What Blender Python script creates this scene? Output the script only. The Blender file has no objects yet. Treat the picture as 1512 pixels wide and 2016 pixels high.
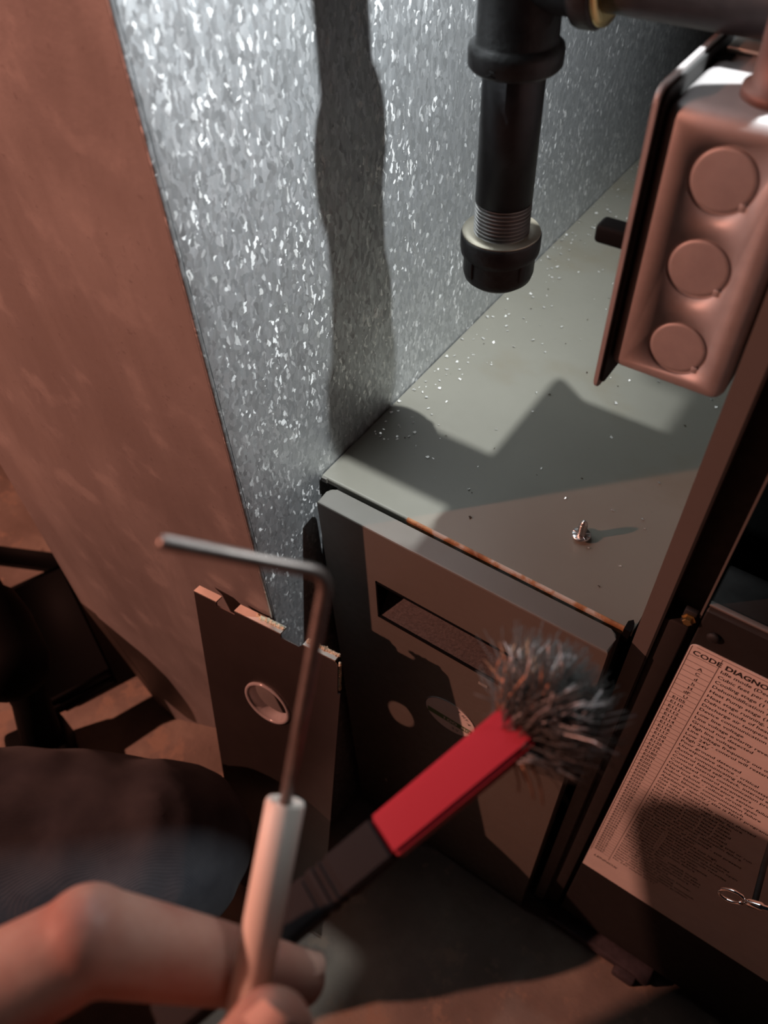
import bpy, bmesh, math, random
from mathutils import Vector, Matrix, noise

random.seed(7)
C = bpy.context.scene.collection
ZF = 0.825            # height of the camera above the concrete floor (all z below are measured from it)

# ------------------------------------------------------------------ camera, sky, lights, exposure
cam_d = bpy.data.cameras.new('camera')
cam = bpy.data.objects.new('camera', cam_d)
C.objects.link(cam)
rot = Matrix(((0.81953876, -0.41512989, 0.39499796),
              (0.57184619, 0.63666795, -0.51734501),
              (-0.03671716, 0.64986237, 0.75916451)))
cam.matrix_world = Matrix.Translation((0, 0, ZF)) @ rot.to_4x4()
cam_d.sensor_fit = 'HORIZONTAL'
cam_d.sensor_width = 7.35
cam_d.lens = 7.35 * 1550 / 1512
cam_d.clip_start = 0.01
cam_d.clip_end = 20
cam_d.dof.use_dof = True
cam_d.dof.focus_distance = 0.43
cam_d.dof.aperture_fstop = 2.5
bpy.context.scene.camera = cam

w = bpy.data.worlds.new('world')
bpy.context.scene.world = w
w.use_nodes = True
w.node_tree.nodes['Background'].inputs[0].default_value = (0.62, 0.66, 0.72, 1)
w.node_tree.nodes['Background'].inputs[1].default_value = 0.006


def lamp(name, kind, loc, energy, color, size, target=None, **kw):
    d = bpy.data.lights.new(name, kind)
    d.energy = energy
    d.color = color
    d.shadow_soft_size = size
    o = bpy.data.objects.new(name, d)
    C.objects.link(o)
    o.location = (loc[0], loc[1], loc[2] + ZF)
    if target:
        v = Vector((target[0] - loc[0], target[1] - loc[1], target[2] - loc[2]))
        o.rotation_euler = v.to_track_quat('-Z', 'Y').to_euler()
    for k, x in kw.items():
        setattr(d, k, x)
    return o


# white flashlight resting over the furnace, warm work lamp standing on the left
lamp('flashlight', 'SPOT', (0.0, 0.313, 0.17), 27.0, (0.93, 0.98, 1.0), 0.004,
     target=(-0.76, 0.273, -0.46), spot_size=math.radians(111), spot_blend=1.0)
lamp('warm_work_lamp', 'POINT', (-1.14, -0.75, 0.31), 74.0, (1.0, 0.41, 0.295), 0.012)

sc = bpy.context.scene
sc.view_settings.view_transform = 'Standard'
sc.view_settings.look = 'None'
sc.view_settings.exposure = 0.0
sc.view_settings.gamma = 1.0
sc.view_settings.use_curve_mapping = False


# ------------------------------------------------------------------ materials
def mat(name, color, rough=0.5, metal=0.0, spec=0.5):
    m = bpy.data.materials.new(name)
    m.use_nodes = True
    b = m.node_tree.nodes['Principled BSDF']
    b.inputs['Base Color'].default_value = (*color, 1)
    b.inputs['Roughness'].default_value = rough
    b.inputs['Metallic'].default_value = metal
    b.inputs['Specular IOR Level'].default_value = spec
    return m


class NT:
    def __init__(s, m):
        s.t = m.node_tree
        s.b = s.t.nodes['Principled BSDF']
        s.tc = s.t.nodes.new('ShaderNodeTexCoord')

    def n(s, kind, **kw):
        x = s.t.nodes.new(kind)
        for k, v in kw.items():
            if k in x.inputs:
                x.inputs[k].default_value = v
            else:
                setattr(x, k, v)
        return x

    def l(s, a, b):
        s.t.links.new(a, b)

    def coords(s, scale=(1, 1, 1), rotation=(0, 0, 0)):
        mp = s.n('ShaderNodeMapping')
        mp.inputs['Scale'].default_value = scale
        mp.inputs['Rotation'].default_value = rotation
        s.l(s.tc.outputs['Object'], mp.inputs['Vector'])
        return mp.outputs['Vector']

    def noise(s, scale, detail=4, vec=None, rough=0.55):
        x = s.n('ShaderNodeTexNoise')
        x.inputs['Scale'].default_value = scale
        x.inputs['Detail'].default_value = detail
        x.inputs['Roughness'].default_value = rough
        s.l(vec if vec is not None else s.tc.outputs['Object'], x.inputs['Vector'])
        return x.outputs['Fac']

    def ramp(s, fac, stops):
        r = s.n('ShaderNodeValToRGB')
        el = r.color_ramp.elements
        while len(el) < len(stops):
            el.new(0.5)
        for e, (p, c) in zip(el, stops):
            e.position = p
            e.color = (*c, 1) if len(c) == 3 else c
        s.l(fac, r.inputs['Fac'])
        return r.outputs['Color']

    def mix(s, fac, a, b, mode='MIX'):
        x = s.n('ShaderNodeMix', data_type='RGBA', blend_type=mode)
        for sock, v in ((x.inputs[0], fac), (x.inputs[6], a), (x.inputs[7], b)):
            if isinstance(v, (int, float)):
                sock.default_value = v
            elif isinstance(v, tuple):
                sock.default_value = (*v, 1)
            else:
                s.l(v, sock)
        return x.outputs[2]

    def math(s, op, a, b=0.0):
        x = s.n('ShaderNodeMath', operation=op)
        for i, v in enumerate((a, b)):
            if isinstance(v, (int, float)):
                x.inputs[i].default_value = v
            else:
                s.l(v, x.inputs[i])
        return x.outputs[0]

    def bump(s, h, strength=0.2, dist=0.001):
        x = s.n('ShaderNodeBump')
        x.inputs['Strength'].default_value = strength
        x.inputs['Distance'].default_value = dist
        s.l(h, x.inputs['Height'])
        s.l(x.outputs['Normal'], s.b.inputs['Normal'])

    def color(s, c):
        s.l(c, s.b.inputs['Base Color'])

    def rough(s, c):
        s.l(c, s.b.inputs['Roughness'])


def galvanised():
    m = mat('galvanised_steel', (.55, .57, .6), .42, .95)
    t = NT(m)
    geo = t.n('ShaderNodeNewGeometry')
    # spangle: the crystals of the zinc have their own tilt and tone; glints are painted on a few as near-white colour
    wob = t.n('ShaderNodeTexNoise'); wob.inputs['Scale'].default_value = 160
    wob.inputs['Detail'].default_value = 3
    t.l(t.tc.outputs['Object'], wob.inputs['Vector'])
    wv = t.n('ShaderNodeVectorMath', operation='SCALE'); wv.inputs['Scale'].default_value = .006
    t.l(wob.outputs['Color'], wv.inputs[0])
    add = t.n('ShaderNodeVectorMath', operation='ADD')
    t.l(t.coords((1, 1, .5), (.25, 0, 0)), add.inputs[0]); t.l(wv.outputs[0], add.inputs[1])
    v1 = t.n('ShaderNodeTexVoronoi'); v1.inputs['Scale'].default_value = 520
    v2 = t.n('ShaderNodeTexVoronoi'); v2.inputs['Scale'].default_value = 640
    t.l(add.outputs[0], v1.inputs['Vector']); t.l(add.outputs[0], v2.inputs['Vector'])
    sp = t.n('ShaderNodeSeparateColor'); t.l(v1.outputs['Color'], sp.inputs[0])
    sp2 = t.n('ShaderNodeSeparateColor'); t.l(v2.outputs['Color'], sp2.inputs[0])
    patch = t.noise(26, 3)
    thr = t.math('ADD', sp2.outputs[1], t.math('MULTIPLY', t.math('SUBTRACT', patch, .5), .35))
    painted_glint = t.ramp(thr, [(.88, (0, 0, 0)), (1.0, (1, 1, 1))])

    def tilt(vo, amt, prev):
        sub = t.n('ShaderNodeVectorMath', operation='SUBTRACT'); sub.inputs[1].default_value = (.5, .5, .5)
        t.l(vo.outputs['Color'], sub.inputs[0])
        k = t.n('ShaderNodeVectorMath', operation='SCALE')
        if isinstance(amt, float):
            k.inputs['Scale'].default_value = amt
        else:
            t.l(amt, k.inputs['Scale'])
        t.l(sub.outputs[0], k.inputs[0])
        a = t.n('ShaderNodeVectorMath', operation='ADD')
        t.l(prev, a.inputs[0]); t.l(k.outputs[0], a.inputs[1])
        return a.outputs[0]
    nn = tilt(v1, .24, geo.outputs['Normal'])
    nn = tilt(v2, t.math('MULTIPLY', painted_glint, .35), nn)
    nz = t.n('ShaderNodeVectorMath', operation='NORMALIZE'); t.l(nn, nz.inputs[0])
    bp = t.n('ShaderNodeBump'); bp.inputs['Strength'].default_value = .25; bp.inputs['Distance'].default_value = .0006
    t.l(t.noise(420, 5, t.coords((1, 1, .4)), .65), bp.inputs['Height'])
    t.l(nz.outputs[0], bp.inputs['Normal'])
    t.l(bp.outputs['Normal'], t.b.inputs['Normal'])
    big = t.noise(9, 4)
    c = t.ramp(sp.outputs[0], [(0, (.48, .50, .52)), (.6, (.60, .62, .64)), (1, (.74, .76, .78))])
    c = t.mix(t.ramp(big, [(.35, (0, 0, 0)), (.7, (.5, .5, .5))]), c, (.46, .475, .48))
    c = t.mix(painted_glint, c, (.92, .93, .93))
    t.color(c)
    mt = t.mix(painted_glint, (.95,) * 3, (.4,) * 3)
    t.l(mt, t.b.inputs['Metallic'])
    t.rough(t.mix(painted_glint, (.54,) * 3, (.34,) * 3))
    return m


def dull_zinc():
    m = mat('weathered_galvanised_steel', (.4, .4, .4), .5, .55)
    t = NT(m)
    warp = t.n('ShaderNodeTexNoise'); warp.inputs['Scale'].default_value = 5
    t.l(t.tc.outputs['Object'], warp.inputs['Vector'])
    ws = t.n('ShaderNodeVectorMath', operation='SCALE'); ws.inputs['Scale'].default_value = .12
    t.l(warp.outputs['Color'], ws.inputs[0])
    wa = t.n('ShaderNodeVectorMath', operation='ADD')
    t.l(t.coords((2.2, 1, .5), (0, .15, 0)), wa.inputs[0]); t.l(ws.outputs[0], wa.inputs[1])
    st = t.noise(9, 4, wa.outputs[0])
    blot = t.noise(30, 6)
    sp = t.noise(230, 5)
    big = t.noise(5, 3)
    c = t.ramp(big, [(.3, (.29, .275, .27)), (.7, (.40, .385, .375))])
    c = t.mix(t.ramp(st, [(.44, (.55,) * 3), (.60, (0, 0, 0))]), c, (.26, .24, .235))
    c = t.mix(t.ramp(blot, [(.58, (0, 0, 0)), (.70, (.45,) * 3)]), c, (.47, .45, .43))
    c = t.mix(t.ramp(st, [(.66, (0, 0, 0)), (.72, (.35,) * 3)]), c, (.50, .47, .45))
    c = t.mix(t.ramp(sp, [(.64, (0, 0, 0)), (.72, (.4,) * 3)]), c, (.19, .17, .17))
    t.color(c)
    t.rough(t.ramp(blot, [(.3, (.44,) * 3), (.7, (.58,) * 3)]))
    h = t.mix(.7, sp, big)
    t.bump(h, .4, .0012)
    return m


def enamel(name, col, stain=None, rough=.38):
    m = mat(name, col, rough)
    t = NT(m)
    big = t.noise(7, 5)
    fine = t.noise(160, 4)
    c = t.ramp(big, [(.3, tuple(x * .9 for x in col)), (.72, tuple(min(1, x * 1.07) for x in col))])
    if stain:
        s = t.noise(11, 6, t.coords((1, 1.4, 1)))
        c = t.mix(t.ramp(s, [(.56, (0, 0, 0)), (.75, (.55,) * 3)]), c, stain)
        d = t.noise(300, 2)
        c = t.mix(t.ramp(d, [(.74, (0, 0, 0)), (.80, (.6,) * 3)]), c, (.10, .09, .07))
    t.color(c)
    t.rough(t.ramp(fine, [(.3, (rough - .06,) * 3), (.7, (rough + .1,) * 3)]))
    t.bump(fine, .05, .0005)
    return m


def rusty():
    m = mat('rusty_painted_edge', (.4, .38, .33), .6)
    t = NT(m)
    n = t.noise(70, 6)
    t.color(t.ramp(n, [(.40, (.40, .38, .33)), (.48, (.30, .16, .07)), (.62, (.17, .065, .02)), (.75, (.36, .30, .22))]))
    t.bump(n, .5, .001)
    return m


def concrete():
    m = mat('stained_concrete', (.45, .4, .35), .85)
    t = NT(m)
    a = t.noise(7, 8)
    b = t.noise(24, 8, rough=.65)
    c = t.ramp(a, [(.35, (0.169, 0.137, 0.111)), (.52, (0.247, 0.202, 0.169)), (.60, (0.325, 0.273, 0.221))])
    c = t.mix(t.ramp(b, [(.55, (0, 0, 0)), (.62, (.8,) * 3)]), c, (0.351, 0.260, 0.195))
    c = t.mix(t.ramp(b, [(.28, (.8,) * 3), (.36, (0, 0, 0))]), c, (.09, .065, .05))
    t.color(c)
    t.bump(t.noise(90, 8, rough=.7), .5, .002)
    return m


def speckled(name, col, rough, amp=.35, scale=150, metal=0.0, bump=.25, dist=.0008):
    m = mat(name, col, rough, metal)
    t = NT(m)
    n = t.noise(scale, 6, rough=.65)
    t.color(t.ramp(n, [(.3, tuple(x * (1 - amp) for x in col)), (.7, tuple(min(1, x * (1 + amp)) for x in col))]))
    t.bump(n, bump, dist)
    return m


def skin_mat():
    m = mat('skin', (.62, .38, .29), .48)
    t = NT(m)
    n = t.noise(55, 5)
    f = t.noise(420, 4)
    c = t.ramp(n, [(.3, (.40, .17, .13)), (.55, (.48, .27, .21)), (.75, (.54, .34, .27))])
    t.color(c)
    t.b.inputs['Subsurface Weight'].default_value = .12
    t.b.inputs['Subsurface Radius'].default_value = (.004, .0018, .001)
    t.b.inputs['Subsurface Scale'].default_value = .6
    t.bump(f, .3, .0005)
    return m


def denim():
    m = mat('dark_denim', (.05, .055, .07), .9)
    t = NT(m)
    wv = t.n('ShaderNodeTexWave'); wv.inputs['Scale'].default_value = 520
    wv.inputs['Distortion'].default_value = 1.5
    t.l(t.coords((1, 1, 1), (.6, .4, .7)), wv.inputs['Vector'])
    n = t.noise(30, 5)
    t.color(t.ramp(n, [(.3, (.040, .042, .050)), (.7, (.068, .069, .076))]))
    t.bump(wv.outputs['Fac'], .2, .0004)
    t.b.inputs['Sheen Weight'].default_value = .04
    t.b.inputs['Specular IOR Level'].default_value = .2
    return m


M = dict(
    galv=galvanised(), zinc=dull_zinc(),
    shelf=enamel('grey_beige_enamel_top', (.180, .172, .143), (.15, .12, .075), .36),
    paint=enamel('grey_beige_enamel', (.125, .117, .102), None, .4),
    rust=rusty(), floor=concrete(),
    dim=enamel('dark_grey_enamel', (.014, .0125, .0115), None, .75),
    dark=enamel('charcoal_enamel', (.009, .0085, .008), None, .7),
    jamb=enamel('grey_furnace_enamel', (.115, .107, .10), None, .45),
    black=mat('black_interior', (.003, .003, .003), .9, 0, .1),
    pipe=speckled('black_iron_pipe', (.020, .020, .022), .42, .3, 220, .3),
    iron=speckled('malleable_black_iron', (.022, .021, .021), .45, .4, 130, .3, .6, .0012),
    thread=mat('bare_steel_thread', (.30, .29, .28), .32, .75),
    seal=mat('greased_steel_rim', (.42, .38, .30), .4, .7),
    brass=mat('brass', (.75, .56, .25), .3, 1),
    box=speckled('electro_galvanised_box', (.40, .375, .37), .55, .12, 60, .5, .1),
    copper=mat('copper_fitting', (.15, .085, .07), .6, .4),
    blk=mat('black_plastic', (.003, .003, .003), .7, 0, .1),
    pock=speckled('black_textured_plastic', (.045, .038, .036), .55, .5, 500, 0, .5, .0006),
    red=mat('red_plastic', (.46, .028, .050), .4),
    grip=mat('dark_grey_rubber', (.010, .011, .013), .7, 0, .3),
    ceramic=mat('white_ceramic', (.90, .84, .76), .5),
    rod=speckled('oxidised_steel_rod', (.34, .30, .28), .42, .2, 300, .85, .1),
    screw=mat('zinc_screw', (.72, .70, .68), .28, 1),
    panel=speckled('brushed_sheet_steel', (.17, .145, .135), .36, .12, 18, .9, .02),
    lip=mat('bright_sheet_edge', (.78, .74, .66), .35, .8),
    foam=speckled('yellowed_insulation', (.62, .56, .40), .95, .3, 260, 0, .8, .001),
    clear=None,
    paper=speckled('white_label_paper', (.74, .70, .66), .6, .05, 60, 0, 0),
    ink=mat('black_ink', (.02, .018, .018), .6),
    line=mat('thin_ink', (.16, .13, .12), .6),
    green=mat('green_ink', (.07, .16, .05), .6),
    bristle=mat('dark_steel_wire', (.10, .10, .095), .55, .5),
    bright=mat('bright_steel_wire', (.62, .62, .62), .4, .6),
    cuwire=mat('copper_wire', (.42, .22, .13), .4, .8),
    skin=skin_mat(), nail=mat('fingernail', (.72, .45, .36), .3),
    denim=denim(), sleeve=speckled('dark_sleeve_cloth', (.03, .03, .035), .95, .4, 90),
    chrome=mat('chrome', (.92, .92, .92), .12, 1),
    chip=mat('metal_filings', (.95, .93, .88), .3, .6),
    crumb=mat('dark_grit', (.05, .035, .02), .8),
    wall=speckled('grey_block_wall', (.07, .06, .05), .9, .2, 30),
    ledge=speckled('dusty_black_rail', (.05, .042, .050), .8, .4, 120),
)
cm = mat('clear_plastic', (.90, .85, .85), .14)
cm.node_tree.nodes['Principled BSDF'].inputs['Transmission Weight'].default_value = .62
M['clear'] = cm


# ------------------------------------------------------------------ mesh helpers
def V(x, y, z):
    return Vector((x, y, z + ZF))


class MB:
    """collects shapes given in camera-height coordinates and links them as one mesh object"""

    def __init__(s):
        s.b = bmesh.new()
        s.mi = 0

    def _done(s, geom_faces, smooth):
        for f in geom_faces:
            f.material_index = s.mi
            f.smooth = smooth

    def box(s, x0, x1, y0, y1, z0, z1, bev=0, seg=2, smooth=False, M4=None):
        t = bmesh.new()
        bmesh.ops.create_cube(t, size=1)
        for v in t.verts:
            v.co = Vector(((x0 + x1) / 2 + v.co.x * (x1 - x0), (y0 + y1) / 2 + v.co.y * (y1 - y0), (z0 + z1) / 2 + v.co.z * (z1 - z0)))
        if bev:
            bmesh.ops.bevel(t, geom=t.edges[:], offset=bev, segments=seg, affect='EDGES', profile=.5)
        s.merge(t, M4, smooth or bev > 0)
        return s

    def merge(s, t, M4=None, smooth=False):
        if M4 is not None:
            bmesh.ops.transform(t, matrix=M4, verts=t.verts[:])
        bmesh.ops.recalc_face_normals(t, faces=t.faces[:])
        vm = {v: s.b.verts.new(v.co) for v in t.verts}
        fs = []
        for f in t.faces:
            try:
                fs.append(s.b.faces.new([vm[v] for v in f.verts]))
            except ValueError:
                pass
        s._done(fs, smooth)
        t.free()

    def prism(s, pts, axis, a0, a1, smooth=False, bev=0):
        """polygon pts (2D) extruded along axis from a0 to a1"""
        t = bmesh.new()

        def P(p, a):
            return Vector((a, p[0], p[1])) if axis == 'x' else Vector((p[0], a, p[1])) if axis == 'y' else Vector((p[0], p[1], a))
        r0 = [t.verts.new(P(p, a0)) for p in pts]
        r1 = [t.verts.new(P(p, a1)) for p in pts]
        t.faces.new(r0)
        t.faces.new(r1[::-1])
        for i in range(len(pts)):
            j = (i + 1) % len(pts)
            t.faces.new((r0[i], r1[i], r1[j], r0[j]))
        if bev:
            es = [e for e in t.edges if len(e.link_faces) == 2 and (e.verts[0] in r0) == (e.verts[1] in r0)]
            bmesh.ops.bevel(t, geom=es, offset=bev, segments=2, affect='EDGES', profile=.5)
        s.merge(t, None, smooth)
        return s

    def lathe(s, prof, base, axis=(0, 0, 1), n=40, smooth=True, phase=0.0, cap=True):
        """profile of (radius, height) turned round the axis through base"""
        t = bmesh.new()
        q = Vector((0, 0, 1)).rotation_difference(Vector(axis).normalized())
        base = Vector(base)
        rings = []
        for r, h in prof:
            rings.append([t.verts.new(base + q @ Vector((r * math.cos(2 * math.pi * k / n + phase), r * math.sin(2 * math.pi * k / n + phase), h))) for k in range(n)])
        for a, b in zip(rings, rings[1:]):
            for k in range(n):
                t.faces.new((a[k], a[(k + 1) % n], b[(k + 1) % n], b[k]))
        if cap:
            t.faces.new(rings[0][::-1])
            t.faces.new(rings[-1])
        s.merge(t, None, smooth)
        return s

    def tube(s, pts, rad, n=12, smooth=True):
        """round tube along points; rad is a number or a list"""
        t = bmesh.new()
        pts = [Vector(p) for p in pts]
        if isinstance(rad, (int, float)):
            rad = [rad] * len(pts)
        up = None
        rings = []
        for i, p in enumerate(pts):
            d = (pts[min(i + 1, len(pts) - 1)] - pts[max(i - 1, 0)]).normalized()
            if up is None:
                up = d.orthogonal().normalized()
            up = (up - d * up.dot(d)).normalized()
            e = d.cross(up)
            rings.append([t.verts.new(p + (up * math.cos(2 * math.pi * k / n) + e * math.sin(2 * math.pi * k / n)) * rad[i]) for k in range(n)])
        for a, b in zip(rings, rings[1:]):
            for k in range(n):
                t.faces.new((a[k], a[(k + 1) % n], b[(k + 1) % n], b[k]))
        t.faces.new(rings[0][::-1])
        t.faces.new(rings[-1])
        s.merge(t, None, smooth)
        return s

    def quad(s, *p):
        f = s.b.faces.new([s.b.verts.new(Vector(x)) for x in p])
        s._done([f], False)
        return s

    def build(s, name, mats, parent=None, base=None, kind=None):
        mats = mats if isinstance(mats, (list, tuple)) else [mats]
        me = bpy.data.meshes.new(name)
        up = Vector((0, 0, ZF))
        if parent is not None:
            off = -up + Vector((0, 0, 0))
            r = parent
            org = Vector((0, 0, 0))
            while r is not None:
                org += r.location
                r = r.parent
        else:
            if base is None:
                xs = [v.co for v in s.b.verts]
                base = Vector((sum(v.x for v in xs) / len(xs), sum(v.y for v in xs) / len(xs), min(v.z for v in xs)))
            org = Vector(base) + up
        for v in s.b.verts:
            v.co = v.co + up - org
        s.b.to_mesh(me)
        s.b.free()
        for m in mats:
            me.materials.append(m)
        o = bpy.data.objects.new(name, me)
        C.objects.link(o)
        if parent is not None:
            o.parent = parent
        else:
            o.location = org
        if kind:
            o['kind'] = kind
        return o


def thing(name, label, cat, base):
    o = bpy.data.objects.new(name, None)
    o.empty_display_size = .02
    C.objects.link(o)
    o.location = (base[0], base[1], base[2] + ZF)
    o['label'] = label
    o['category'] = cat
    return o


def tag(o, label, cat=None, group=None, kind=None):
    if label: o['label'] = label
    if cat: o['category'] = cat
    if group: o['group'] = group
    if kind: o['kind'] = kind
    return o


def cut(o, cutter_mb):
    """boolean difference baked into the mesh"""
    c = cutter_mb.build('cutter', M['black'])
    mod = o.modifiers.new('cut', 'BOOLEAN')
    mod.operation = 'DIFFERENCE'
    mod.solver = 'EXACT'
    mod.object = c
    bpy.context.view_layer.update()
    dg = bpy.context.evaluated_depsgraph_get()
    me = bpy.data.meshes.new_from_object(o.evaluated_get(dg))
    o.modifiers.clear()
    old = o.data
    o.data = me
    me.name = old.name
    bpy.data.meshes.remove(old)
    bpy.data.objects.remove(c)
    return o


def text_geo(body, size, align='LEFT', bold=0.0, shear=0.0):
    """flat triangles of a string, lying in local x/y"""
    cu = bpy.data.curves.new('t', 'FONT')
    cu.body = body
    cu.size = size
    cu.align_x = align
    cu.resolution_u = 2
    cu.offset = bold
    cu.shear = shear
    o = bpy.data.objects.new('t', cu)
    C.objects.link(o)
    bpy.context.view_layer.update()
    me = o.evaluated_get(bpy.context.evaluated_depsgraph_get()).to_mesh()
    out = ([v.co.copy() for v in me.vertices], [tuple(p.vertices) for p in me.polygons])
    o.to_mesh_clear()
    bpy.data.objects.remove(o)
    bpy.data.curves.remove(cu)
    return out


def add_text(mb, geo, fn):
    vs = [mb.b.verts.new(Vector(fn(v.x, v.y))) for v in geo[0]]
    for p in geo[1]:
        try:
            f = mb.b.faces.new([vs[i] for i in p])
            f.material_index = mb.mi
        except ValueError:
            pass


def ellipse(cx, cy, rx, ry, n, a0=0, a1=2 * math.pi):
    return [(cx + rx * math.cos(a0 + (a1 - a0) * k / n), cy + ry * math.sin(a0 + (a1 - a0) * k / n)) for k in range(n)]


def rounded(x0, x1, y0, y1, r, n=5, corners=(1, 1, 1, 1)):
    pts = []
    for (cx, cy, a, on, px, py) in ((x1 - r, y1 - r, 0, corners[0], x1, y1), (x0 + r, y1 - r, 90, corners[1], x0, y1),
                                    (x0 + r, y0 + r, 180, corners[2], x0, y0), (x1 - r, y0 + r, 270, corners[3], x1, y0)):
        if on:
            for k in range(n + 1):
                t = math.radians(a + 90 * k / n)
                pts.append((cx + r * math.cos(t), cy + r * math.sin(t)))
        else:
            pts.append((px, py))
    return pts


FL = -ZF                       # floor level

# ------------------------------------------------------------------ the room
mb = MB(); mb.box(-2.6, 2.2, -2.6, 1.6, FL - .05, FL)
tag(mb.build('floor', M['floor'], base=(0, 0, FL)), 'bare concrete floor with pale and dark stains', kind='structure')
mb = MB(); mb.box(-2.6, 2.2, 1.6, 1.7, FL, 1.4)
tag(mb.build('wall_back', M['wall']), 'dark grey basement wall behind the furnace', kind='structure')
mb = MB(); mb.box(-2.7, -2.6, -2.6, 1.7, FL, 1.4)
tag(mb.build('wall_left', M['wall']), 'dark grey basement wall on the left', kind='structure')
mb = MB(); mb.box(2.2, 2.3, -2.6, 1.7, FL, 1.4)
tag(mb.build('wall_right', M['wall']), 'dark grey basement wall on the right', kind='structure')

# ------------------------------------------------------------------ return air duct
XW, YD = -.2315, .178          # plane of its right side, plane of its front
duct = thing('return_air_duct', 'tall galvanised sheet metal air duct left of the grey air cleaner', 'duct', (-.37, .45, FL))
mb = MB(); mb.box(XW - .0012, XW, YD + .0026, 1.1, FL, .62)
tag(mb.build('side_panel', M['galv'], duct), 'bright spangled zinc side panel')
# front sheet, its lower left corner tapering inwards, its lower edge cut along a shadow
mb = MB()
mb.prism([(XW - .0016, -.630), (XW - .0016, .62), (-.5105, .62), (-.5105, -.64), (-.452, FL)], 'y', YD, YD + .0012)
mb.build('front_panel', M['zinc'], duct)
mb = MB(); mb.prism(rounded(XW - .0013, XW + .0006, YD - .0004, YD + .0021, .0008, 4), 'z', FL, .62, smooth=True)
tag(mb.build('hemmed_corner', M['galv'], duct), 'folded vertical edge of the bright side panel')
mb = MB()
mb.prism([(-.5112, .62), (-.5125, -.60), (-.5090, -.660), (-.4640, -.815), (-.4600, FL), (-.476, FL), (-.5300, -.664), (-.5285, .62)], 'y', YD + .0012, YD + .0028)
mb.build('edge_flange', M['zinc'], duct)
mb = MB(); mb.box(-.462, XW - .0012, YD + .030, YD + .032, FL, -.60)  # black sheet put where the drill's shadow falls on the duct front
tag(mb.build('toe_shadow_sheet', M['black'], duct), 'black sheet standing in for the shadow on the lower duct front')
mb = MB(); mb.box(-.5125, -.5111, YD + .0012, 1.1, -.64, .62)
mb.build('left_side_panel', M['zinc'], duct)
mb = MB(); mb.box(-.5125, XW - .0012, 1.0988, 1.1, -.64, .62)
mb.build('back_panel', M['zinc'], duct)

# ------------------------------------------------------------------ air cleaner cabinet
ZS = -.35
cab = thing('air_cleaner_cabinet', 'low grey-beige air cleaner cabinet with a handled front door between duct and furnace', 'cabinet', (-.13, .45, FL))
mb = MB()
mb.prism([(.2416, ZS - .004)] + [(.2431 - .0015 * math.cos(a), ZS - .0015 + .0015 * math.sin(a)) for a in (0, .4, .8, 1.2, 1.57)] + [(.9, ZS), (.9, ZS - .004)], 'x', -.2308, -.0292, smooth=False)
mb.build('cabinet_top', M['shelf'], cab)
mb = MB(); mb.box(-.2195, -.0345, .2420, .9, FL, ZS - .004)
mb.build('carcass', M['paint'], cab)
mb = MB()
mb.prism([(.2411, ZS - .0052)] + [(.2429 - .0017 * math.cos(a), ZS - .0015 + .0018 * math.sin(a)) for a in (0, .4, .8, 1.2, 1.5)] + [(.2433, ZS - .0052)], 'x', -.168, -.0315)
tag(mb.build('rusted_lip', M['rust'], cab), 'rust-brown front lip of the top')
mb = MB()
mb.prism([(-.0335, .2385), (-.0335, .2440), (-.0315, .2462), (-.0300, .2440), (-.0300, .2385)], 'z', ZS - .006, ZS + .0040)
mb.build('corner_clip', M['blk'], cab)
mb = MB(); mb.box(-.2300, -.2262, .2402, .2418, ZS - .003, ZS + .0004)
mb.build('corner_tab', M['paint'], cab)

# door: a folded pan with rounded corners, a recessed handle and a round sticker
XD0, XD1, YF = -.2203, -.0345, .2233
mb = MB()
plan = rounded(XD0, XD1, YF, .2376, .0045, 5, (1, 1, 0, 0))
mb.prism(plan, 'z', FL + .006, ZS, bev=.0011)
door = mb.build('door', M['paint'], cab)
HX0, HX1, HZ0, HZ1 = -.1800, -.0782, -.4392, -.3995
c = MB(); c.prism(rounded(HX0, HX1, HZ0, HZ1, .004, 4), 'y', YF - .01, YF + .0135)
cut(door, c)
mb = MB()
mb.box(HX0, HX1, YF + .0122, YF + .0132, HZ0, HZ1)
mb.box(HX0, HX0 + .0012, YF - .0006, YF + .013, HZ0, HZ1)
mb.box(HX1 - .0045, HX1, YF - .0006, YF + .013, HZ0, HZ1)
mb.box(HX0, HX1, YF - .0006, YF + .013, HZ1 - .0016, HZ1)
mb.box(HX0, HX1, YF - .0006, YF + .013, HZ0, HZ0 + .0022)
hp = mb.build('recessed_handle', M['blk'], door)
tag(hp, 'long black recessed pull slot')
mb = MB()
mb.prism([(YF + .0005, HZ0 + .0020), (YF + .0125, HZ0 + .018), (YF + .0125, HZ0 + .0015)], 'x', HX0 + .0012, HX1 - .0045)
mb.build('slot_floor', M['pock'], door)
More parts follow.
